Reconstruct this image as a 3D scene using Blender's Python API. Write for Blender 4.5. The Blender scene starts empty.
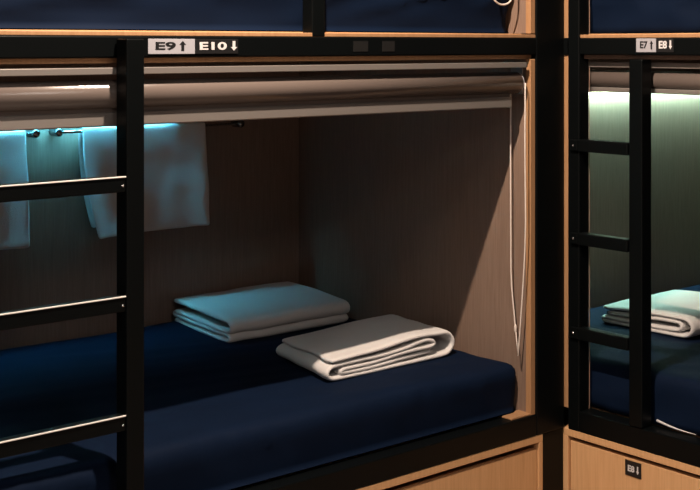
import bpy, bmesh, math, random
from mathutils import Vector, Matrix, noise

random.seed(7)
scene = bpy.context.scene
C = scene.collection
H = 1.55            # eye level: heights below are given relative to it

# ------------------------------------------------------------------ camera
cam_d = bpy.data.cameras.new('camera')
cam = bpy.data.objects.new('camera', cam_d)
C.objects.link(cam)
cam_d.sensor_fit = 'HORIZONTAL'
cam_d.sensor_width = 36.0
cam_d.lens = 36.0 * 1267 / 700
cam_d.shift_y = -200 / 700
cam_d.clip_start = 0.05
cam.location = (-2.804, -2.475, H)
cam.rotation_euler = (math.pi / 2, 0, -math.atan2(.6453, .7639))
scene.camera = cam

# ------------------------------------------------------------------ world, lights, exposure
scene.view_settings.view_transform = 'Standard'
scene.view_settings.look = 'None'
scene.view_settings.gamma = 1.0
scene.view_settings.use_curve_mapping = False
scene.view_settings.exposure = 0.0
w = bpy.data.worlds.new('world')
scene.world = w
w.use_nodes = True
w.node_tree.nodes['Background'].inputs[0].default_value = (0.5, 0.55, 0.6, 1)
w.node_tree.nodes['Background'].inputs[1].default_value = 0.02

KEY_POS = (-1.26, -.52, H + 1.14)
FILL_POS = [(-1.9, -2.6, H + 1.12), (-3.4, -1.2, H + 1.12)]


def spot(name, loc, energy, color, size, angle, blend, target):
    d = bpy.data.lights.new(name, 'SPOT')
    d.energy = energy
    d.color = color
    d.shadow_soft_size = size
    d.spot_size = math.radians(angle)
    d.spot_blend = blend
    o = bpy.data.objects.new(name, d)
    C.objects.link(o)
    o.location = loc
    dv = Vector(target) - Vector(loc)
    o.rotation_euler = dv.to_track_quat('-Z', 'Y').to_euler()
    return o


spot('key_downlight', KEY_POS, 275, (1.0, .80, .64), .018, 150, .5, (KEY_POS[0], KEY_POS[1], 0))
for p in FILL_POS:
    spot('added_fill_lamp', p, 75, (1.0, .93, .87), .20, 160, .6, (p[0], p[1], 0))  # unseen soft lamps added to lift the ambient light in the bunks


# ------------------------------------------------------------------ materials
def new_mat(name):
    m = bpy.data.materials.new(name)
    m.use_nodes = True
    nt = m.node_tree
    return m, nt, nt.nodes['Principled BSDF']


def plain(name, col, rough=.5, metal=0.0, spec=.5, bump=0.0, bscale=300.0, var=0.0):
    m, nt, b = new_mat(name)
    b.inputs['Base Color'].default_value = (*col, 1)
    b.inputs['Roughness'].default_value = rough
    b.inputs['Metallic'].default_value = metal
    b.inputs['Specular IOR Level'].default_value = spec
    if bump or var:
        tc = nt.nodes.new('ShaderNodeTexCoord')
        n = nt.nodes.new('ShaderNodeTexNoise')
        n.inputs['Scale'].default_value = bscale
        n.inputs['Detail'].default_value = 4
        nt.links.new(tc.outputs['Object'], n.inputs['Vector'])
        if bump:
            bp = nt.nodes.new('ShaderNodeBump')
            bp.inputs['Strength'].default_value = bump
            bp.inputs['Distance'].default_value = .002
            nt.links.new(n.outputs['Fac'], bp.inputs['Height'])
            nt.links.new(bp.outputs['Normal'], b.inputs['Normal'])
        if var:
            r = nt.nodes.new('ShaderNodeValToRGB')
            r.color_ramp.elements[0].position = .3
            r.color_ramp.elements[1].position = .7
            r.color_ramp.elements[0].color = (*[c * (1 - var) for c in col], 1)
            r.color_ramp.elements[1].color = (*[min(1, c * (1 + var)) for c in col], 1)
            nt.links.new(n.outputs['Fac'], r.inputs['Fac'])
            nt.links.new(r.outputs['Color'], b.inputs['Base Color'])
    return m


def wood(name, c0, c1, scale=(60, 60, 3), rough=.45, bump=.15):
    m, nt, b = new_mat(name)
    tc = nt.nodes.new('ShaderNodeTexCoord')
    mp = nt.nodes.new('ShaderNodeMapping')
    mp.inputs['Scale'].default_value = scale
    n = nt.nodes.new('ShaderNodeTexNoise')
    n.inputs['Scale'].default_value = 2.0
    n.inputs['Detail'].default_value = 6
    n.inputs['Roughness'].default_value = .65
    n.inputs['Distortion'].default_value = .4
    r = nt.nodes.new('ShaderNodeValToRGB')
    r.color_ramp.elements[0].position = .32
    r.color_ramp.elements[1].position = .68
    r.color_ramp.elements[0].color = (*c0, 1)
    r.color_ramp.elements[1].color = (*c1, 1)
    bp = nt.nodes.new('ShaderNodeBump')
    bp.inputs['Strength'].default_value = bump
    bp.inputs['Distance'].default_value = .001
    nt.links.new(tc.outputs['Object'], mp.inputs['Vector'])
    nt.links.new(mp.outputs['Vector'], n.inputs['Vector'])
    nt.links.new(n.outputs['Fac'], r.inputs['Fac'])
    nt.links.new(r.outputs['Color'], b.inputs['Base Color'])
    nt.links.new(n.outputs['Fac'], bp.inputs['Height'])
    nt.links.new(bp.outputs['Normal'], b.inputs['Normal'])
    b.inputs['Roughness'].default_value = rough
    return m


def emit(name, col, strength):
    m, nt, b = new_mat(name)
    b.inputs['Base Color'].default_value = (.8, .8, .8, 1)
    b.inputs['Emission Color'].default_value = (*col, 1)
    b.inputs['Emission Strength'].default_value = strength
    return m


def cloth(name, col, rough=.9, weave=900.0, bump=.3, sheen=.15, var=.1):
    m, nt, b = new_mat(name)
    tc = nt.nodes.new('ShaderNodeTexCoord')
    n = nt.nodes.new('ShaderNodeTexNoise')
    n.inputs['Scale'].default_value = weave
    n.inputs['Detail'].default_value = 3
    n2 = nt.nodes.new('ShaderNodeTexNoise')
    n2.inputs['Scale'].default_value = 6
    n2.inputs['Detail'].default_value = 3
    mixr = nt.nodes.new('ShaderNodeMath')
    mixr.operation = 'ADD'
    half = nt.nodes.new('ShaderNodeMath')
    half.operation = 'MULTIPLY'
    half.inputs[1].default_value = .5
    r = nt.nodes.new('ShaderNodeValToRGB')
    r.color_ramp.elements[0].position = .35
    r.color_ramp.elements[1].position = .65
    r.color_ramp.elements[0].color = (*[c * (1 - var) for c in col], 1)
    r.color_ramp.elements[1].color = (*[min(1, c * (1 + var)) for c in col], 1)
    bp = nt.nodes.new('ShaderNodeBump')
    bp.inputs['Strength'].default_value = bump
    bp.inputs['Distance'].default_value = .002
    nt.links.new(tc.outputs['Object'], n.inputs['Vector'])
    nt.links.new(tc.outputs['Object'], n2.inputs['Vector'])
    nt.links.new(n.outputs['Fac'], mixr.inputs[0])
    nt.links.new(n2.outputs['Fac'], mixr.inputs[1])
    nt.links.new(mixr.outputs[0], half.inputs[0])
    nt.links.new(half.outputs[0], r.inputs['Fac'])
    nt.links.new(r.outputs['Color'], b.inputs['Base Color'])
    nt.links.new(n.outputs['Fac'], bp.inputs['Height'])
    nt.links.new(bp.outputs['Normal'], b.inputs['Normal'])
    b.inputs['Roughness'].default_value = rough
    b.inputs['Specular IOR Level'].default_value = .2 if sheen else .08
    b.inputs['Sheen Weight'].default_value = sheen
    return m


M = {}
M['black'] = plain('black_powder_coat', (.0022, .0030, .0033), .38, 0, .13, bump=.08, bscale=500)
M['maple'] = wood('maple_veneer', (.60, .335, .155), (.70, .415, .21))
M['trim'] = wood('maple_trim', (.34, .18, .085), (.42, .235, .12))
M['panel'] = wood('brown_laminate', (.185, .120, .089), (.24, .163, .123), (90, 90, 4), .55, .2)
M['navy'] = cloth('navy_sheet', (.0024, .0077, .0232), .75, 1200, .15, .0, .12)
M['towel'] = cloth('white_terry', (.68, .66, .65), .95, 500, .6, .2, .05)
M['alu'] = plain('satin_aluminium', (.33, .30, .28), .38, .55, .5, bump=.03)
M['blind'] = plain('blind_fabric', (.135, .108, .096), .20, 0, .7, bump=.1, bscale=700)
M['cord'] = plain('white_cord', (.75, .66, .60), .6, bump=.4, bscale=600)
M['chrome'] = plain('chrome', (.7, .72, .74), .12, 1.0)
M['gunmetal'] = plain('dark_chrome', (.22, .23, .24), .22, 1.0, bump=.02)
M['white'] = plain('white_plastic', (.36, .36, .40), .4, var=.03, bscale=20)
M['ink'] = plain('black_ink', (.006, .006, .007), .5, var=.05)
M['tagblack'] = plain('black_plastic', (.008, .008, .009), .45, var=.05)
M['letters'] = plain('white_lettering', (.62, .60, .61), .5, var=.03)
M['mark'] = plain('grey_mark', (.008, .008, .008), .5, var=.1)
M['edge_glint'] = plain('pale_edge_glint', (.80, .76, .72), .35, 0)  # pale colour paints the highlight along the black rung edges
M['plaster'] = plain('warm_plaster', (.44, .43, .42), .9, var=.08, bscale=8)
M['floor'] = wood('floor_wood', (.22, .17, .14), (.30, .24, .20), (4, 60, 60), .4)
M['led_a'] = emit('cyan_diffuser', (.12, .70, 1.0), 125)
M['led_b'] = emit('green_white_diffuser', (.50, 1.0, .86), 560)
M['lamp'] = emit('warm_diffuser', (1.0, .83, .70), 5)


# ------------------------------------------------------------------ helpers
def link(name, me, mat, parent=None, smooth=False):
    o = bpy.data.objects.new(name, me)
    C.objects.link(o)
    if mat is not None:
        me.materials.clear()
        me.materials.append(M[mat])
    if smooth:
        for p in me.polygons:
            p.use_smooth = True
    if parent is not None:
        base = world_loc(parent)
        me.transform(Matrix.Translation(-base))
        o.parent = parent
    return o


def world_loc(o):
    v = Vector(o.location)
    while o.parent is not None:
        o = o.parent
        v += o.location
    return v


def box_mesh(b, bevel=.002, seg=2):
    x0, x1, y0, y1, z0, z1 = b
    bm = bmesh.new()
    bmesh.ops.create_cube(bm, size=1)
    for v in bm.verts:
        v.co = ((x0 + x1) / 2 + v.co.x * (x1 - x0), (y0 + y1) / 2 + v.co.y * (y1 - y0),
                H + (z0 + z1) / 2 + v.co.z * (z1 - z0))
    if bevel:
        bmesh.ops.bevel(bm, geom=list(bm.edges), offset=min(bevel, .45 * min(x1 - x0, y1 - y0, z1 - z0)),
                        segments=seg, affect='EDGES', profile=.5)
    me = bpy.data.meshes.new('box')
    bm.to_mesh(me)
    bm.free()
    return me


def box(name, b, mat, parent=None, bevel=.002, seg=2):
    return link(name, box_mesh(b, bevel, seg), mat, parent)


def tube_mesh(pts, r, n=10, closed=False):
    """round tube along world points (z relative to eye level)"""
    pts = [Vector((p[0], p[1], p[2] + H)) for p in pts]
    m = len(pts)
    vs, fs = [], []
    ref = None
    for i, p in enumerate(pts):
        if closed:
            t = pts[(i + 1) % m] - pts[i - 1]
        else:
            t = pts[min(i + 1, m - 1)] - pts[max(i - 1, 0)]
        t.normalize()
        if ref is None:
            ref = t.orthogonal().normalized()
        ref = (ref - t * ref.dot(t)).normalized()
        bn = t.cross(ref)
        rr = r[i] if isinstance(r, (list, tuple)) else r
        for k in range(n):
            a = 2 * math.pi * k / n
            vs.append(p + (ref * math.cos(a) + bn * math.sin(a)) * rr)
    for i in range(m if closed else m - 1):
        j = (i + 1) % m
        for k in range(n):
            k2 = (k + 1) % n
            fs.append((i * n + k, i * n + k2, j * n + k2, j * n + k))
    if not closed:
        fs.append(tuple(range(n))[::-1])
        fs.append(tuple((m - 1) * n + k for k in range(n)))
    me = bpy.data.meshes.new('tube')
    me.from_pydata(vs, [], fs)
    me.update()
    return me


def tube(name, pts, r, mat, parent=None, n=10, closed=False):
    me = tube_mesh(pts, r, n, closed)
    o = link(name, me, mat, parent, True)
    return o


def thing(name, label, cat, loc, group=None, kind=None):
    o = bpy.data.objects.new(name, None)
    C.objects.link(o)
    o.empty_display_size = .05
    o.location = (loc[0], loc[1], loc[2] + H)
    tag(o, label, cat, group, kind)
    return o


def tag(o, label, cat, group=None, kind=None):
    o['label'] = label
    if cat:
        o['category'] = cat
    if group:
        o['group'] = group
    if kind:
        o['kind'] = kind
    return o


def struct(name, b, mat, label=None):
    o = box(name, b, mat, None, 0)
    o['kind'] = 'structure'
    if label:
        o['label'] = label
    return o


# ------------------------------------------------------------------ the room
FL = -H
struct('floor', (-4.3, 1.9, -4.3, 1.5, FL - .05, FL), 'floor', 'dark wooden floor of the dormitory aisle')
struct('ceiling', (-4.3, 1.9, -4.3, 1.5, 1.17, 1.22), 'plaster', 'ceiling above the bunks')
struct('wall_left', (-4.35, -4.3, -4.3, 1.5, FL, 1.17), 'plaster', 'plaster wall at the aisle end')
struct('wall_front', (-4.3, 1.9, -4.35, -4.3, FL, 1.17), 'plaster', 'plaster wall behind the viewer')
struct('wall_back', (-4.3, 1.9, 1.5, 1.55, FL, 1.17), 'plaster', 'plaster wall behind the bunks')
struct('wall_right', (1.9, 1.95, -4.3, 1.5, FL, 1.17), 'plaster', 'plaster wall behind the right bunk')

# ------------------------------------------------------------------ bunk A (long side faces the aisle along y = 0)
RT, RB = .020, -.028            # upper rail
LT, LB = -1.080, -1.142         # lower rail
TOP = 1.10
AL = -2.12                      # left end of the bunk
BD = 1.107                      # depth of the bunk

bunk = thing('capsule_bunk', 'black steel and brown laminate bunk holding the two folded towels', 'bunk bed', (AL, 0, FL))
box('corner_post', (.0, .124, .0, .055, LB, TOP), 'black', bunk, .004)
box('corner_post', (AL - .08, AL, .0, .055, FL, TOP), 'black', bunk, .004)
box('upper_rail', (AL + .001, -.0005, .0, .045, RB, RT), 'black', bunk, .003)
box('lower_rail', (AL + .001, -.0005, .0, .055, LB, LT), 'black', bunk, .003)
box('top_rail', (AL + .001, -.0005, .0, .045, TOP - .06, TOP), 'black', bunk, .003)
box('guard_post', (-.835, -.793, .002, .042, RT + .0005, .45), 'black', bunk, .003)
box('guard_rail', (AL + .001, -.0005, .004, .040, .4505, .49), 'black', bunk, .003)
# panels of the lower compartment
box('back_panel', (AL, -.0, BD, BD + .018, LT - .03, TOP), 'panel', bunk, 0)
box('end_panel', (-.018, -.0, .024, BD - .0005, LT + .001, -.0385), 'panel', bunk, 0)
box('end_panel', (AL, AL + .018, .024, BD - .0005, LT + .001, -.0385), 'panel', bunk, 0)
box('bed_board', (AL, -.0, .064, BD - .0005, LT - .020, LT), 'maple', bunk, 0)
box('ceiling_panel', (AL, -.0, .046, BD - .0005, -.038, -.020), 'panel', bunk, 0)
# panels of the upper compartment
box('end_panel', (-.018, -.0, .024, BD - .0005, .034, TOP - .02), 'panel', bunk, 0)
box('end_panel', (AL, AL + .018, .024, BD - .0005, .034, TOP - .02), 'panel', bunk, 0)
box('bed_board', (AL, -.0, .046, BD - .0005, .012, .033), 'maple', bunk, 0)
box('roof_panel', (AL, -.0, .046, BD - .0005, TOP - .019, TOP), 'panel', bunk, 0)
# maple lining strips round the openings
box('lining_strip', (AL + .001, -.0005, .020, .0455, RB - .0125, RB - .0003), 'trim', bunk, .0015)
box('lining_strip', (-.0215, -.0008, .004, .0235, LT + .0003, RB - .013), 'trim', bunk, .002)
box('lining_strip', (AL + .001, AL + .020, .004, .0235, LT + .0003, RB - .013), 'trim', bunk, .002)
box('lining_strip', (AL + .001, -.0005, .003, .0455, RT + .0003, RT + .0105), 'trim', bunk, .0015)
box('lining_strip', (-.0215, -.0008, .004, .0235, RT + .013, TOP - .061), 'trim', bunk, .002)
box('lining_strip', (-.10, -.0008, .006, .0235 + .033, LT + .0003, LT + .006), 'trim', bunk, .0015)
# plinth panel beside the drawers
box('plinth_panel', (.030, .124, .004, .030, FL, LB - .0005), 'black', bunk, .002)

# corner filler between the two bunks
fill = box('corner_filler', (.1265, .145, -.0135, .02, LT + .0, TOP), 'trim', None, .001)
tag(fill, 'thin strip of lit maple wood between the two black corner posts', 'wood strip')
blk = box('corner_bracket', (.1245, .1455, -.0140 - .002, -.0137, RB, RT), 'black', None, 0)
# bracket covers the strip at rail height
bpy.data.objects.remove(blk)
cb = box('corner_bracket', (.1195, .1263, -.0150, -.0002, RB - .001, RT + .001), 'black', None, .001)
tag(cb, 'small black steel bracket joining the two upper rails at the corner', 'bracket')


# ------------------------------------------------------------------ drawers under the bunks
def cabinet_a():
    t = thing('drawer_cabinet', 'maple drawer cabinet under the big bunk with blank drawer fronts', 'cabinet', (AL, 0, FL))
    z1, z0 = LB - .0005, FL + .002
    box('top_board', (AL, .029, .001, .9, z1 - .021, z1), 'maple', t, .0015)
    box('side_board', (.012, .029, .001, .9, z0, z1 - .0215), 'maple', t, .0015)
    box('side_board', (AL, AL + .017, .001, .9, z0, z1 - .0215), 'maple', t, .0015)
    box('bottom_board', (AL + .018, .0115, .02, .9, z0, z0 + .05), 'maple', t, .0015)
    n = 4
    a, b = AL + .019, .0105
    wd = (b - a) / n
    for k in range(n):
        d = box('drawer', (a + k * wd + .0015, a + (k + 1) * wd - .0015, .006, .024, z0 + .055, z1 - .040), 'maple', t, .002)
        box('drawer_box', (a + k * wd + .02, a + (k + 1) * wd - .02, .0305, .6, z0 + .07, z1 - .09), 'maple', d, 0)
    return t


BX = .125          # front plane of bunk B


def cabinet_b():
    t = thing('drawer_cabinet', 'maple drawer cabinet under the corner bunk with a small black number tag', 'cabinet', (BX, .015, FL))
    z1, z0 = LB - .0005, FL + .002
    x0 = BX + .001
    box('top_board', (x0, x0 + .9, -2.1, .015, z1 - .021, z1), 'maple', t, .0015)
    box('side_board', (x0, x0 + .9, -.012, .015, z0, z1 - .0215), 'maple', t, .0015)
    box('side_board', (x0, x0 + .9, -2.1, -2.083, z0, z1 - .0215), 'maple', t, .0015)
    box('bottom_board', (x0 + .02, x0 + .9, -2.082, -.0125, z0, z0 + .05), 'maple', t, .0015)
    n = 3
    a, b = -2.082, -.0135
    wd = (b - a) / n
    for k in range(n):
        d = box('drawer', (x0 + .008, x0 + .026, a + k * wd + .0015, a + (k + 1) * wd - .0015, z0 + .055, z1 - .034), 'maple', t, .002)
        box('drawer_box', (x0 + .0295, x0 + .6, a + k * wd + .02, a + (k + 1) * wd - .02, z0 + .07, z1 - .09), 'maple', d, 0)
    return t


cabinet_a()
cabinet_b()

# ------------------------------------------------------------------ bunk B (faces the aisle along x = BX)
BE = .46            # head wall of bunk B
BB = 1.62           # back wall of bunk B
BL = -2.1           # far end toward the viewer
bb = thing('capsule_bunk', 'black steel corner bunk lit by a bright greenish white lamp', 'bunk bed', (BX, BL, FL))
box('corner_post', (BX, BX + .045, -.056, -.012, LB - .001, TOP), 'black', bb, .004)
box('corner_post', (BX, BX + .05, BL - .08, BL, FL, TOP), 'black', bb, .004)
box('upper_rail', (BX, BX + .045, BL + .0005, -.0565, RB, RT), 'black', bb, .003)
box('lower_rail', (BX, BX + .055, BL + .0005, -.0565, LB, LT), 'black', bb, .003)
box('top_rail', (BX, BX + .045, BL + .0005, -.0565, TOP - .06, TOP), 'black', bb, .003)
box('back_panel', (BB, BB + .018, BL, BE, LT - .03, TOP), 'panel', bb, 0)
box('head_panel', (BX + .06, BB + .018, BE + .0005, BE + .018, LT - .03, TOP), 'panel', bb, 0)
box('side_panel', (BX + .026, BX + .043, -.011, BE, LT + .001, TOP), 'panel', bb, 0)
box('foot_panel', (BX + .056, BB, BL, BL + .018, LT + .001, TOP), 'panel', bb, 0)
box('bed_board', (BX + .075, BB, BL + .0185, BE, LT - .020, LT), 'maple', bb, 0)
box('ceiling_panel', (BX + .046, BB, BL + .0185, BE, -.038, -.020), 'panel', bb, 0)
box('bed_board', (BX + .046, BB, BL + .0185, BE, .012, .033), 'maple', bb, 0)
box('roof_panel', (BX + .046, BB, BL + .0185, BE, TOP - .019, TOP), 'panel', bb, 0)
box('lining_strip', (BX + .020, BX + .0455, BL + .001, -.0568, RB - .0125, RB - .0003), 'panel', bb, .0015)
box('lining_strip', (BX + .043, BX + .0455, -.0595, -.0568, LT + .0003, RB - .013), 'panel', bb, .0015)
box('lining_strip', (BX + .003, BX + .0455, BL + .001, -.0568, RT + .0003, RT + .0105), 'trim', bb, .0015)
box('lining_strip', (BX + .043, BX + .0455, -.0595, -.0568, RT + .013, TOP - .061), 'panel', bb, .0015)


# ------------------------------------------------------------------ ladders
def ladder_a():
    t = thing('ladder', 'black steel ladder in front of the hanging towels on the left', 'ladder', (-1.35, .01, LT))
    box('stile', (-1.393, -1.348, -.050, -.004, LT + .0005, RT - .006), 'black', t, .003)
    box('stile', (-1.91, -1.865, -.050, -.004, LT + .0005, RT - .006), 'black', t, .003)
    for z in (-.287, -.548, -.808):
        r = box('rung', (-1.8645, -1.3935, -.048, -.020, z - .034, z), 'black', t, .003)
        box('edge_glint', (-1.864, -1.394, -.0505, -.0465, z - .0022, z + .0010), 'edge_glint', r, .001)  # thin pale strip stands in for the key light's glint on the rung
        tube('screw', [(-1.4005, -.0495, z - .02), (-1.4005, -.0475, z - .02)], .003, 'chrome', r, 8)
    return t


def ladder_b():
    t = thing('ladder', 'short black steel ladder of the corner bunk beside the corner post', 'ladder', (BX, -.2, LT))
    box('stile', (BX - .004, BX + .041, -.284, -.2385, LT + .0005, RB - .0005 - .0125), 'black', t, .003)
    for z in (-.278, -.553, -.832):
        r = box('rung', (BX - .010, BX + .036 - .012, -.238, -.0565, z - .036, z), 'black', t, .003)
        box('bracket', (BX - .010, BX - .0005, -.056, -.028, z - .034, z - .002), 'black', r, .002)
        tube('screw', [(BX - .012, -.04, z - .018), (BX - .0095, -.04, z - .018)], .004, 'chrome', r, 8)
    return t


ladder_a()
ladder_b()


# ------------------------------------------------------------------ mattresses
def rounded_box(name, b, r, mat, res=.02, disp=None):
    x0, x1, y0, y1, z0, z1 = b
    nx, ny, nz = (max(2, int((hi - lo) / res)) for lo, hi in ((x0, x1), (y0, y1), (z0, z1)))
    bm = bmesh.new()
    cache = {}

    def vert(i, j, k):
        key = (i, j, k)
        if key not in cache:
            p = Vector((x0 + (x1 - x0) * i / nx, y0 + (y1 - y0) * j / ny, z0 + (z1 - z0) * k / nz))
            q = Vector((min(max(p.x, x0 + r), x1 - r), min(max(p.y, y0 + r), y1 - r), min(p.z, z1 - r)))
            d = p - q
            if d.length > 1e-9:
                p = q + d.normalized() * r
            cache[key] = bm.verts.new(p)
        return cache[key]

    def quad(a, b_, c, d):
        try:
            bm.faces.new((vert(*a), vert(*b_), vert(*c), vert(*d)))
        except ValueError:
            pass
    for i in range(nx):
        for j in range(ny):
            quad((i, j, nz), (i + 1, j, nz), (i + 1, j + 1, nz), (i, j + 1, nz))
            quad((i, j, 0), (i, j + 1, 0), (i + 1, j + 1, 0), (i + 1, j, 0))
    for i in range(nx):
        for k in range(nz):
            quad((i, 0, k), (i + 1, 0, k), (i + 1, 0, k + 1), (i, 0, k + 1))
            quad((i, ny, k), (i, ny, k + 1), (i + 1, ny, k + 1), (i + 1, ny, k))
    for j in range(ny):
        for k in range(nz):
            quad((0, j, k), (0, j, k + 1), (0, j + 1, k + 1), (0, j + 1, k))
            quad((nx, j, k), (nx, j + 1, k), (nx, j + 1, k + 1), (nx, j, k + 1))
    bm.normal_update()
    if disp:
        ds = [(v, disp(v.co, v.normal)) for v in bm.verts]
        for v, d in ds:
            v.co += d
    for v in bm.verts:
        v.co.z += H
    me = bpy.data.meshes.new(name)
    bm.to_mesh(me)
    bm.free()
    return link(name, me, mat, None, True)


def nz(p, s):
    return noise.noise(Vector(p) * s)


def fold(p, s, a=1.0):
    """soft ridge noise for cloth wrinkles"""
    v = 1 - abs(noise.noise(Vector(p) * s)) * 2
    return max(0, v) ** 2 * a


def disp_a(p, n):
    d = Vector((0, 0, 0))
    if n.z > .5:
        d.z += .026 * max(0, (p.y - .45) / .6) + .004 * nz((p.x, p.y, 0), 3)
        d.z += .0035 * fold((p.x * .5 + p.y * 2.0, p.y, 1), 4)
    if n.y < -.4:
        k = (p.z - LT) / .143
        d.y += k * (.004 * nz((p.x * 3, 0, p.z), 3) - .008 * fold((p.x * 2 + p.z, 4, p.z * .6), 7)) + .008 * (1 - k)
    return d


m1 = rounded_box('mattress', (AL + .03, -.0190, .043, BD - .008, LT + .0062, -.935), .040, 'navy', .018, disp_a)
tag(m1, 'mattress in a navy sheet carrying the two folded towels', 'mattress')


def disp_b(p, n):
    d = Vector((0, 0, 0))
    if n.z > .5:
        d.z += .004 * nz((p.x, p.y, 3), 4) + .007 * fold((p.x, p.y * 1.5 + p.x, 2), 3.2)
    if n.x < -.4:
        d.x += .006 * nz((0, p.y * 2, p.z), 4) - .008 * fold((1, p.y * 1.2 + p.z * 2.5, p.z), 4.5)
    return d


m2 = rounded_box('mattress', (BX + .062, BB - .01, BL + .03, BE - .01, LT + .002, -.937), .035, 'navy', .02, disp_b)
tag(m2, 'rumpled navy mattress of the corner bunk behind its short ladder', 'mattress')
pip = tube('piping', [(BX + .058 - .01 * math.sin(math.pi * k / 16), -.290 - .130 * k / 16, LT + .014 - .010 * (k / 16) ** 1.2) for k in range(17)],
           [.0042 * (1 - .75 * k / 16) for k in range(17)], 'letters', m2, 8)
pip['label'] = 'white edge of the sheet showing along the rail'


def disp_u(p, n):
    d = Vector((0, 0, 0))
    if n.z > .5:
        d.z += .006 * nz((p.x, p.y, 7), 4)
    if n.y < -.3:
        k = (p.z - .036) / .169
        d.y += .014 * (1 - k) - k * .022 * fold((p.x * .55, 2, p.z * 3.2 - p.x * .6), 3.4) + k * .010 * nz((p.x * 1.2, 5, p.z * 2.5), 3)
        d.y += .006 * nz((p.x * 2.5, 9, p.z * 9), 2)
    if n.x < -.3:
        d.x += -.012 * fold((2, p.y * .9, p.z * 3.2 + p.y * .8), 3.4)
    return d


m3 = rounded_box('mattress', (AL + .03, -.03, .066, BD - .008, .036, .205), .03, 'navy', .016, disp_u)
tag(m3, 'creased navy mattress of the upper bunk above the long rail', 'mattress')
m4 = rounded_box('mattress', (BX + .066, BB - .01, BL + .03, BE - .01, .036, .205), .03, 'navy', .018, disp_u)
tag(m4, 'navy mattress of the upper corner bunk above the short rail', 'mattress')


# ------------------------------------------------------------------ folded towels
def sheet_solid(name, grid, th, mat, parent=None, sub=1):
    """grid[i][j] of world points (z relative) -> cloth of thickness th with soft edges"""
    ni, nj = len(grid), len(grid[0])
    vs = [Vector((p[0], p[1], p[2] + H)) for row in grid for p in row]
    fs = [(i * nj + j, (i + 1) * nj + j, (i + 1) * nj + j + 1, i * nj + j + 1) for i in range(ni - 1) for j in range(nj - 1)]
    me = bpy.data.meshes.new(name)
    me.from_pydata(vs, [], fs)
    me.update()
    o = link(name, me, mat, parent, True)
    s = o.modifiers.new('thickness', 'SOLIDIFY')
    s.thickness = th
    s.offset = 0
    b = o.modifiers.new('soft', 'SUBSURF')
    b.levels = sub
    b.render_levels = sub
    return o


def smooth_path(keys, step=.012):
    """polyline with rounded arcs given as ('l',p) points or ('a',centre,r,a0,a1)"""
    out = []
    for k in keys:
        if k[0] == 'l':
            out.append(Vector((k[1][0], k[1][1])))
        else:
            _, c, rx, rz, a0, a1 = k
            n = 7
            for i in range(n + 1):
                a = math.radians(a0 + (a1 - a0) * i / n)
                out.append(Vector((c[0] + rx * math.cos(a), c[1] + rz * math.sin(a))))
    res = [out[0]]
    for a, b in zip(out, out[1:]):
        d = (b - a).length
        n = max(1, int(d / (step * 2.2)))
        for i in range(1, n + 1):
            res.append(a.lerp(b, i / n))
    return res


def folded(name, keys, origin, sdir, ddir, depth, th, label, group, seed, nd=16, droop=.004, kx=1.0, kz=1.0, pitch=0.0, back=0.0):
    o3 = Vector(origin)
    sd, dd = Vector(sdir).normalized(), Vector(ddir).normalized()
    path = [Vector((p.x * kx, p.y * kz)) for p in smooth_path(keys)]
    grid = []
    for p in path:
        row = []
        for j in range(nd + 1):
            t = j / nd
            q = o3 + sd * p.x + dd * (depth * t) + Vector((0, 0, p.y))
            e = min(t, 1 - t) * 2
            q.z += pitch * p.x - back * p.y * t
            q += sd * (.006 * nz((p.x * 2, t * 2, seed), 2.0))
            q.z += .004 * nz((p.x * 6, t * 4, seed + 3 + p.y * 12), 1.3) * min(1, p.y / .02) - .25 * droop * (1 - e) * (p.y / .06)
            # each layer ends at a slightly different depth
            if j in (0, nd):
                q += dd * (.005 * nz((p.x * 3, p.y * 60, seed + j), 1.0))
            row.append(q)
        grid.append(row)
    o = sheet_solid(name, grid, th, 'towel')
    return tag(o, label, 'towel', group)


# white towel at the front: thick outer layer wrapping the right end, folded layers inside
T = .0130
L = .435
keys_w = [('l', (.075, .0365)), ('l', (.20, .0385)), ('l', (.285, .0435)),
          ('a', (.325, .0430), .028, .0085, 95, -90),
          ('l', (.27, .0325)), ('l', (.16, .0275)), ('l', (.07, .0265)),
          ('a', (.035, .0205), .018, .0060, 90, 270),
          ('l', (.12, .0150)), ('l', (.26, .0175)), ('l', (.335, .0225)),
          ('l', (.365, .0230))]
keys_outer = [('l', (.004, .0500)), ('l', (.10, .0530)), ('l', (.22, .0600)), ('l', (.33, .0660)),
              ('l', (.39, .0640)), ('a', (.405, .0350), .036, .0290, 85, -85),
              ('l', (.33, .0055)), ('l', (.18, .0052)), ('l', (.055, .0056)),
              ('a', (.022, .0215), .030, .0160, 270, 90),
              ('l', (.10, .0385)), ('l', (.20, .0400)), ('l', (.265, .0420)),
              ('a', (.335, .0430), .034, .0095, 100, -85),
              ('l', (.24, .0320)), ('l', (.14, .0265)), ('l', (.075, .0255)),
              ('a', (.050, .0208), .012, .0048, 90, 270),
              ('l', (.12, .0160)), ('l', (.26, .0185)), ('l', (.365, .0225))]
G = 'folded white towels on the mattresses'
folded('folded_towel', keys_outer, (-.588, .232, -.9335), (1, .01, 0), (.22, 1, 0), .345, .0138,
       'white folded towel nearest the aisle with its layered edge in bright light', G, 1.0, kx=1.10, kz=1.17, back=.22)

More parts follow.
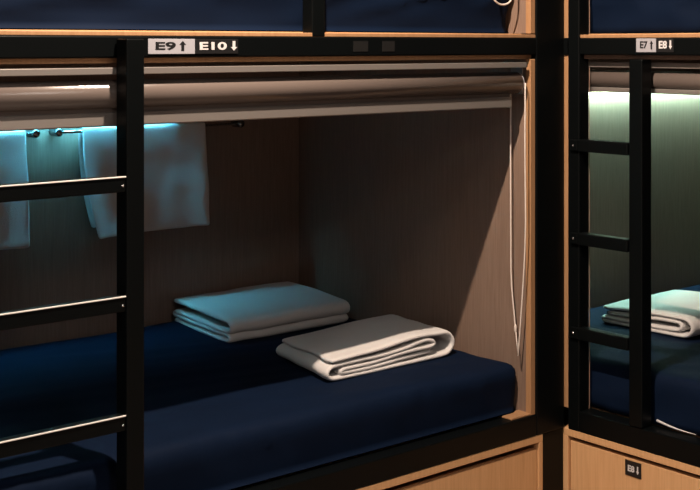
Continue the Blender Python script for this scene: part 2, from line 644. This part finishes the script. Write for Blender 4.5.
# back towel: two smooth folds facing the aisle, layers showing at the left
keys_g = [('l', (.345, .0625)), ('l', (.20, .0640)), ('l', (.06, .0600)),
          ('a', (.025, .0450), .027, .0150, 90, 270),
          ('l', (.15, .0310)), ('l', (.32, .0310)), ('a', (.325, .0255), .010, .0055, 90, -90),
          ('l', (.20, .0200)), ('l', (.06, .0220)),
          ('a', (.030, .0140), .024, .0090, 90, 270),
          ('l', (.14, .0050)), ('l', (.34, .0050))]
folded('folded_towel', keys_g, (-.572, .742, -.9225), (.02, 1, 0), (1, .0, 0), .485, .0165,
       'folded towel lying in shade near the back panel of the big bunk', G, 9.0, kz=1.12, pitch=.043)

# towel in the corner bunk
keys_b = [('l', (.002, .0520)), ('l', (.12, .0600)), ('l', (.24, .0640)), ('l', (.30, .0620)),
          ('a', (.325, .0350), .036, .0290, 85, -85),
          ('l', (.25, .0058)), ('l', (.12, .0055)), ('l', (.02, .0056)),
          ('a', (.016, .0130), .012, .0075, 270, 90),
          ('l', (.10, .0205)), ('l', (.22, .0190)), ('l', (.29, .0200)),
          ('a', (.300, .0340), .020, .0140, -85, 85),
          ('l', (.22, .0480)), ('l', (.12, .0400)), ('l', (.015, .0355))]
folded('folded_towel', keys_b, (.600, .245, -.9335), (.0, -1, 0), (1, .02, 0), .42, .0145,
       'white folded towel on the corner bunk behind the short ladder', G, 17.0)


# ------------------------------------------------------------------ towel rails and hanging towels
def towel_rail(u0, u1, label, ends=(True, True)):
    t = thing('towel_rail', label, 'towel rail', ((u0 + u1) / 2, BD, -.272), 'towel rails on the back panel')
    y = BD - .036
    z = -.268
    tube('rod', [(u0 + .004, y, z), (u1 - .004, y, z)], .005, 'chrome', t, 10)
    for u in (u0, u1):
        tube('mount', [(u, BD - .0008, z), (u, BD - .004, z), (u, y - .008, z), (u, y - .0125, z)],
             [.0135, .0135, .0135, .009], 'gunmetal', t, 16)
    return t


towel_rail(-.980, -.300, 'chrome towel rail under the larger hanging towel')
towel_rail(-1.72, -1.057, 'chrome towel rail at the left edge holding the other hanging towel')


def hanging(u0, u1, zbot_l, zbot_r, skew, label, seed):
    y = BD - .036
    r = .0125
    zt = -.268
    path = []          # (dy, z fraction)
    nf = 22
    for i in range(nf):
        path.append(('f', 1 - i / nf))
    for i in range(9):
        a = math.pi + math.pi * i / 8
        path.append(('c', math.pi - (math.pi * i / 8)))
    for i in range(1, 15):
        path.append(('b', i / 14))
    nj = 26
    grid = []
    for kind, v in path:
        row = []
        for j in range(nj + 1):
            t = j / nj
            u = u0 + (u1 - u0) * t
            zb = zbot_l + (zbot_r - zbot_l) * t
            if kind == 'f':
                dn = v
                q = Vector((u, y - r, zt + (zb - zt) * dn))
            elif kind == 'c':
                dn = 0
                q = Vector((u, y + r * math.cos(v), zt + r * math.sin(v)))
            else:
                dn = v
                q = Vector((u, y + r, zt + (zb + .03 - zt) * dn))
            # soft rounded corner at lower left, gentle waves that grow downwards
            q.x += skew * (1 - t) ** 2 * dn ** 2.2
            amp = .014 * dn ** .7
            wv = amp * nz((t * 3.2, dn * 1.3, seed), 1.2) + .004 * nz((t * 7, dn * 4, seed + 5), 1.0) * min(1, dn * 3)
            if kind == 'b':
                wv = max(-.004, wv * .4)
            else:
                wv = wv - .006 * dn
                q.y -= .020 * dn * math.exp(-((t - .0) / .10) ** 2) + .022 * dn * math.exp(-((t - 1.0) / .10) ** 2) - .010 * dn * math.exp(-((t - .5) / .25) ** 2)
            q.y += wv
            q.z += .003 * nz((t * 5, seed, 0), 1.0) * (dn > .9)
            row.append(q)
        grid.append(row)
    o = sheet_solid('hanging_towel', grid, .007, 'towel')
    return tag(o, label, 'towel', 'towels hanging on the back panel')


hanging(-.905, -.449, -.605, -.598, .045, 'wide white towel hanging on the rail, lit blue, partly behind the ladder', 3.0)
hanging(-1.60, -1.092, -.603, -.606, .0, 'white towel hanging at the left edge above the ladder rung', 12.0)


# ------------------------------------------------------------------ lamps inside the bunks
def strip_lamp(label, u0, u1, yb, dp, zt, zl, lip, mat, wd):
    """slim trough lamp on a panel whose face is y = yb; the diffuser faces down inside the trough"""
    t = thing('strip_lamp', label, 'lamp', ((u0 + u1) / 2, yb, zl))
    box('housing', (u0, u1, yb - dp, yb - .0005, zl, zt), 'alu', t, .002)
    box('front_lip', (u0, u1, yb - dp, yb - dp + .004, zl - lip, zl - .0003), 'alu', t, .001)
    box('diffuser', (u0 + .01, u1 - .01, yb - dp + .005, yb - dp + .005 + wd, zl - .010, zl - .0003), mat, t, .002)
    n = int((u1 - u0) / .07)
    for k in range(1, n):
        x = u0 + (u1 - u0) * k / n
        box('glow_baffle', (x - .0012, x + .0012, yb - dp + .0045, yb - .001, zl - lip + .002, zl - .0105), 'alu', t, 0)  # unseen fins added to cut the lamp's sideways glow
    for u in (u0, u1):
        s = -1 if u == u0 else 1
        box('end_cap', (min(u, u + s * .006), max(u, u + s * .006), yb - dp, yb - .0005, zl - lip, zt), 'white', t, .001)


strip_lamp('cyan strip lamp on the back panel above the hanging towels', -1.66, -.60, BD, .066, -.145, -.178, .046, 'led_a', .022)
strip_lamp('greenish white strip lamp at the head of the corner bunk', .50, 1.58, BE, .020, -.105, -.148, .022, 'led_b', .010)





# ------------------------------------------------------------------ roller blinds
def frame_map(axis):
    """local (s along the opening, d into the bunk, z) to world"""
    if axis == 'A':
        return lambda s, d, z: (s, d, z)
    return lambda s, d, z: (BX + d, s, z)


def fbox(name, f, s0, s1, d0, d1, z0, z1, mat, parent, bevel=.0015):
    a, b = f(s0, d0, z0), f(s1, d1, z1)
    return box(name, (min(a[0], b[0]), max(a[0], b[0]), min(a[1], b[1]), max(a[1], b[1]), z0, z1), mat, parent, bevel)


def roller_blind(f, s_far, s_end, zo, label, cord_bottom=None, sg=-1, rz=-.110, rr=.032, bar=(-.181, -.150)):
    """s_end = end beside the corner; sg = direction away from it"""
    a = f((s_far + s_end) / 2, .0325, zo)
    t = thing('roller_blind', label, 'blind', a, 'rolled up blinds of the bunks')
    lo, hi = min(s_far, s_end), max(s_far, s_end)
    fbox('head_rail', f, lo + .025, hi - .025, -.002, .060, zo - .0655, zo - .0500, 'alu', t)
    tube('roll', [f(s_end + sg * .034, .0325, zo + rz), f(s_end + sg * .036, .0325, zo + rz), f(s_far - sg * .036, .0325, zo + rz), f(s_far - sg * .034, .0325, zo + rz)],
         [rr - .004, rr, rr, rr - .004], 'blind', t, 40)
    for s in (s_end, s_far):
        g = sg if s == s_end else -sg
        fbox('bracket', f, min(s + g * .026, s + g * .029), max(s + g * .026, s + g * .029), .012, .058, zo - .142, zo - .0660, 'alu', t)
    fbox('fabric', f, lo + .075, hi - .070, .0240, .0260, zo + bar[1] + .0005, zo + rz + .004, 'blind', t, 0)
    fbox('bottom_bar', f, lo + .068, hi - .066, .0185, .0315, zo + bar[0], zo + bar[1], 'alu', t, .003)
    c0, c1 = f(s_end + sg * .0305, .0325, zo + rz), f(s_end + sg * .0335, .0325, zo + rz)
    tube('chain_wheel', [c0, c1], rr - .001, 'white', t, 24)
    if cord_bottom is not None:
        pts = []
        n = 20
        zt = zo + rz
        for k in range(n + 1):               # strand in front of the roll
            q = k / n
            e = max(0, (q - .5) / .5) ** 1.4
            pts.append(f(s_end + sg * (.032 - .004 * e + .0015 * math.sin(q * 8)), -.002 + .030 * e, zt + (cord_bottom - zt) * q))
        for k in range(n, -1, -1):           # strand behind the roll
            q = k / n
            e = max(0, (q - .72) / .28) ** 1.2
            pts.append(f(s_end + sg * (.0185 + .008 * e + .001 * math.sin(q * 6)), .067 - .036 * e, zt + (cord_bottom + .004 - zt) * q))
        tube('cord', pts, .0021, 'cord', t, 8)
        b = f(s_end + sg * .0230, .0445, 0)
        zc = cord_bottom + .075
        tube('cord_joiner', [(b[0], b[1], zc + .012), (b[0], b[1], zc + .006), (b[0], b[1], zc - .006), (b[0], b[1], zc - .012)],
             [.0025, .0042, .0042, .0025], 'cord', t, 10)
    return t


fA, fB = frame_map('A'), frame_map('B')
fBb = lambda s, d, z: (BX + d + .045, s, z)
roller_blind(fA, AL + .02, -.019, 0, 'rolled up grey blind with white pull cord above the towels',
             -.905)
roller_blind(fBb, BL + .02, .022, 0, 'rolled up blind of the corner bunk above its bright lamp', rz=-.101, rr=.027, bar=(-.139, -.124))
ub = roller_blind(fA, AL + .02, -.019, TOP - .02, 'blind of the upper bunk, only its white cord loop in view')
# bead chain loop of the upper blind
pts = []
cu, cz, cr = -.112, .148, .042
for k in range(25):
    a = math.pi + math.pi * k / 24
    pts.append((cu + cr * math.cos(a), .030, cz + .032 * math.sin(a)))
pts = [(cu - cr, .030, .95)] + [(cu - cr, .030, .95 - .08 * k) for k in range(1, 10)] + pts
pts += [(cu + cr, .030, .23 + .08 * k) for k in range(10)]
tube('bead_chain', pts, .0030, 'cord', ub, 8)


# ------------------------------------------------------------------ number plates
def text_mesh(txt, bold=.03):
    cu = bpy.data.curves.new('txt', 'FONT')
    cu.body = txt
    cu.size = 1
    cu.offset = bold
    cu.extrude = .02
    cu.resolution_u = 3
    o = bpy.data.objects.new('txt', cu)
    C.objects.link(o)
    bpy.context.view_layer.update()
    me = bpy.data.meshes.new_from_object(o.evaluated_get(bpy.context.evaluated_depsgraph_get()))
    bpy.data.objects.remove(o)
    return me


def arrow_mesh(up=True):
    g = 1 if up else -1
    prof = [(-.22, -.5), (.22, -.5), (.22, .12), (.5, .12), (0, .5), (-.5, .12), (-.22, .12)]
    bm = bmesh.new()
    vs = [bm.verts.new((x, y * g, 0)) for x, y in prof]
    fc = bm.faces.new(vs)
    r = bmesh.ops.extrude_face_region(bm, geom=[fc])
    for v in r['geom']:
        if isinstance(v, bmesh.types.BMVert):
            v.co.z += .04
    bmesh.ops.recalc_face_normals(bm, faces=bm.faces)
    me = bpy.data.meshes.new('arrow')
    bm.to_mesh(me)
    bm.free()
    return me


def place_flat(name, me, f, s0, s1, z0, z1, d, mat, parent, flip):
    """fit a flat XY mesh into the rectangle s0..s1 (reading direction) x z0..z1 standing on depth d"""
    xs = [v.co.x for v in me.vertices]
    ys = [v.co.y for v in me.vertices]
    ax, bx, ay, by = min(xs), max(xs), min(ys), max(ys)
    zs = [v.co.z for v in me.vertices]
    az, bz = min(zs), max(zs)
    for v in me.vertices:
        p = f(s0 + (s1 - s0) * (v.co.x - ax) / (bx - ax), d - .0006 * (v.co.z - az) / (bz - az), z0 + (z1 - z0) * (v.co.y - ay) / (by - ay))
        v.co = (p[0], p[1], p[2] + H)
    me.update()
    bm = bmesh.new()
    bm.from_mesh(me)
    bmesh.ops.recalc_face_normals(bm, faces=bm.faces)
    bm.to_mesh(me)
    bm.free()
    return link(name, me, mat, parent)


def plate(f, s0, s1, z0, z1, d, back, front, txt, ts, tz, arr, az, up, label):
    a = f((s0 + s1) / 2, d, z0)
    t = thing('number_plate', label, 'sign', a)
    fbox('plate_board', f, s0, s1, d - .0022, d - .0002, z0, z1, back, t, .0005)
    place_flat('lettering', text_mesh(txt), f, ts[0], ts[1], tz[0], tz[1], d - .0021, front, t, False)
    place_flat('arrow', arrow_mesh(up), f, arr[0], arr[1], az[0], az[1], d - .0021, front, t, False)
    return t


plate(fA, -1.310, -1.185, -.0205, .0140, 0, 'white', 'ink', 'E9', (-1.291, -1.237), (-.0115, .0072), (-1.2275, -1.2095), (-.0135, .0095), True,
      'white plate reading E9 with an up arrow on the long rail')
plate(fA, -1.1845, -1.063, -.0205, .0140, 0, 'tagblack', 'letters', 'E10', (-1.172, -1.096), (-.0115, .0072), (-1.0845, -1.0665), (-.0135, .0095), False,
      'black plate reading E10 with a down arrow beside the E9 plate')
plate(fB, -.2626, -.330, -.0200, .0185, 0, 'white', 'ink', 'E7', (-.276, -.302), (-.0100, .0105), (-.309, -.321), (-.012, .012), True,
      'white plate reading E7 on the short rail above the ladder')
plate(fB, -.3305, -.388, -.0200, .0185, 0, 'tagblack', 'letters', 'E8', (-.340, -.367), (-.0100, .0115), (-.372, -.384), (-.012, .013), False,
      'black plate reading E8 on the short rail beside the E7 plate')
plate(fB, -.217, -.273, -1.227, -1.183, .009, 'tagblack', 'letters', 'E8', (-.227, -.250), (-1.214, -1.196), (-.256, -.266), (-1.217, -1.194), False,
      'small black tag reading E8 on the maple drawer front')
for a, b, side in ((-.703, -.653, 'left'), (-.604, -.560, 'right')):
    s = box('rail_mark', (a, b, -.0012, -.0002, -.017, .010), 'mark', None, 0)  # thin flat dark rectangle on the rail face
    tag(s, 'faint dark grey sticker on the long rail, the %s one of two' % side, 'mark')


# ------------------------------------------------------------------ ceiling lamp fittings: the key downlight and two added fill lamps
def downlight(p, label, R=.030):
    t = thing('ceiling_downlight', label, 'lamp', (p[0], p[1], 1.17))
    vs, fs = [], []
    n = 32
    for r, z in ((R, 1.1695), (R + .018, 1.1695), (R + .018, 1.163), (R, 1.163)):
        for k in range(n):
            a = 2 * math.pi * k / n
            vs.append((p[0] + r * math.cos(a), p[1] + r * math.sin(a), z + H))
    for ring in range(4):
        for k in range(n):
            k2 = (k + 1) % n
            r2 = (ring + 1) % 4
            fs.append((ring * n + k, ring * n + k2, r2 * n + k2, r2 * n + k))
    me = bpy.data.meshes.new('ring')
    me.from_pydata(vs, [], fs)
    me.update()
    link('trim_ring', me, 'alu', t)
    tube('diffuser', [(p[0], p[1], 1.1695), (p[0], p[1], 1.1665)], R - .0005, 'lamp', t, 32)


downlight((KEY_POS[0], KEY_POS[1]), 'round ceiling downlight just in front of the big bunk')
downlight((FILL_POS[0][0], FILL_POS[0][1]), 'added unseen opal fill lamp over the middle of the aisle', .20)
downlight((FILL_POS[1][0], FILL_POS[1][1]), 'added unseen opal fill lamp over the far left of the aisle', .20)
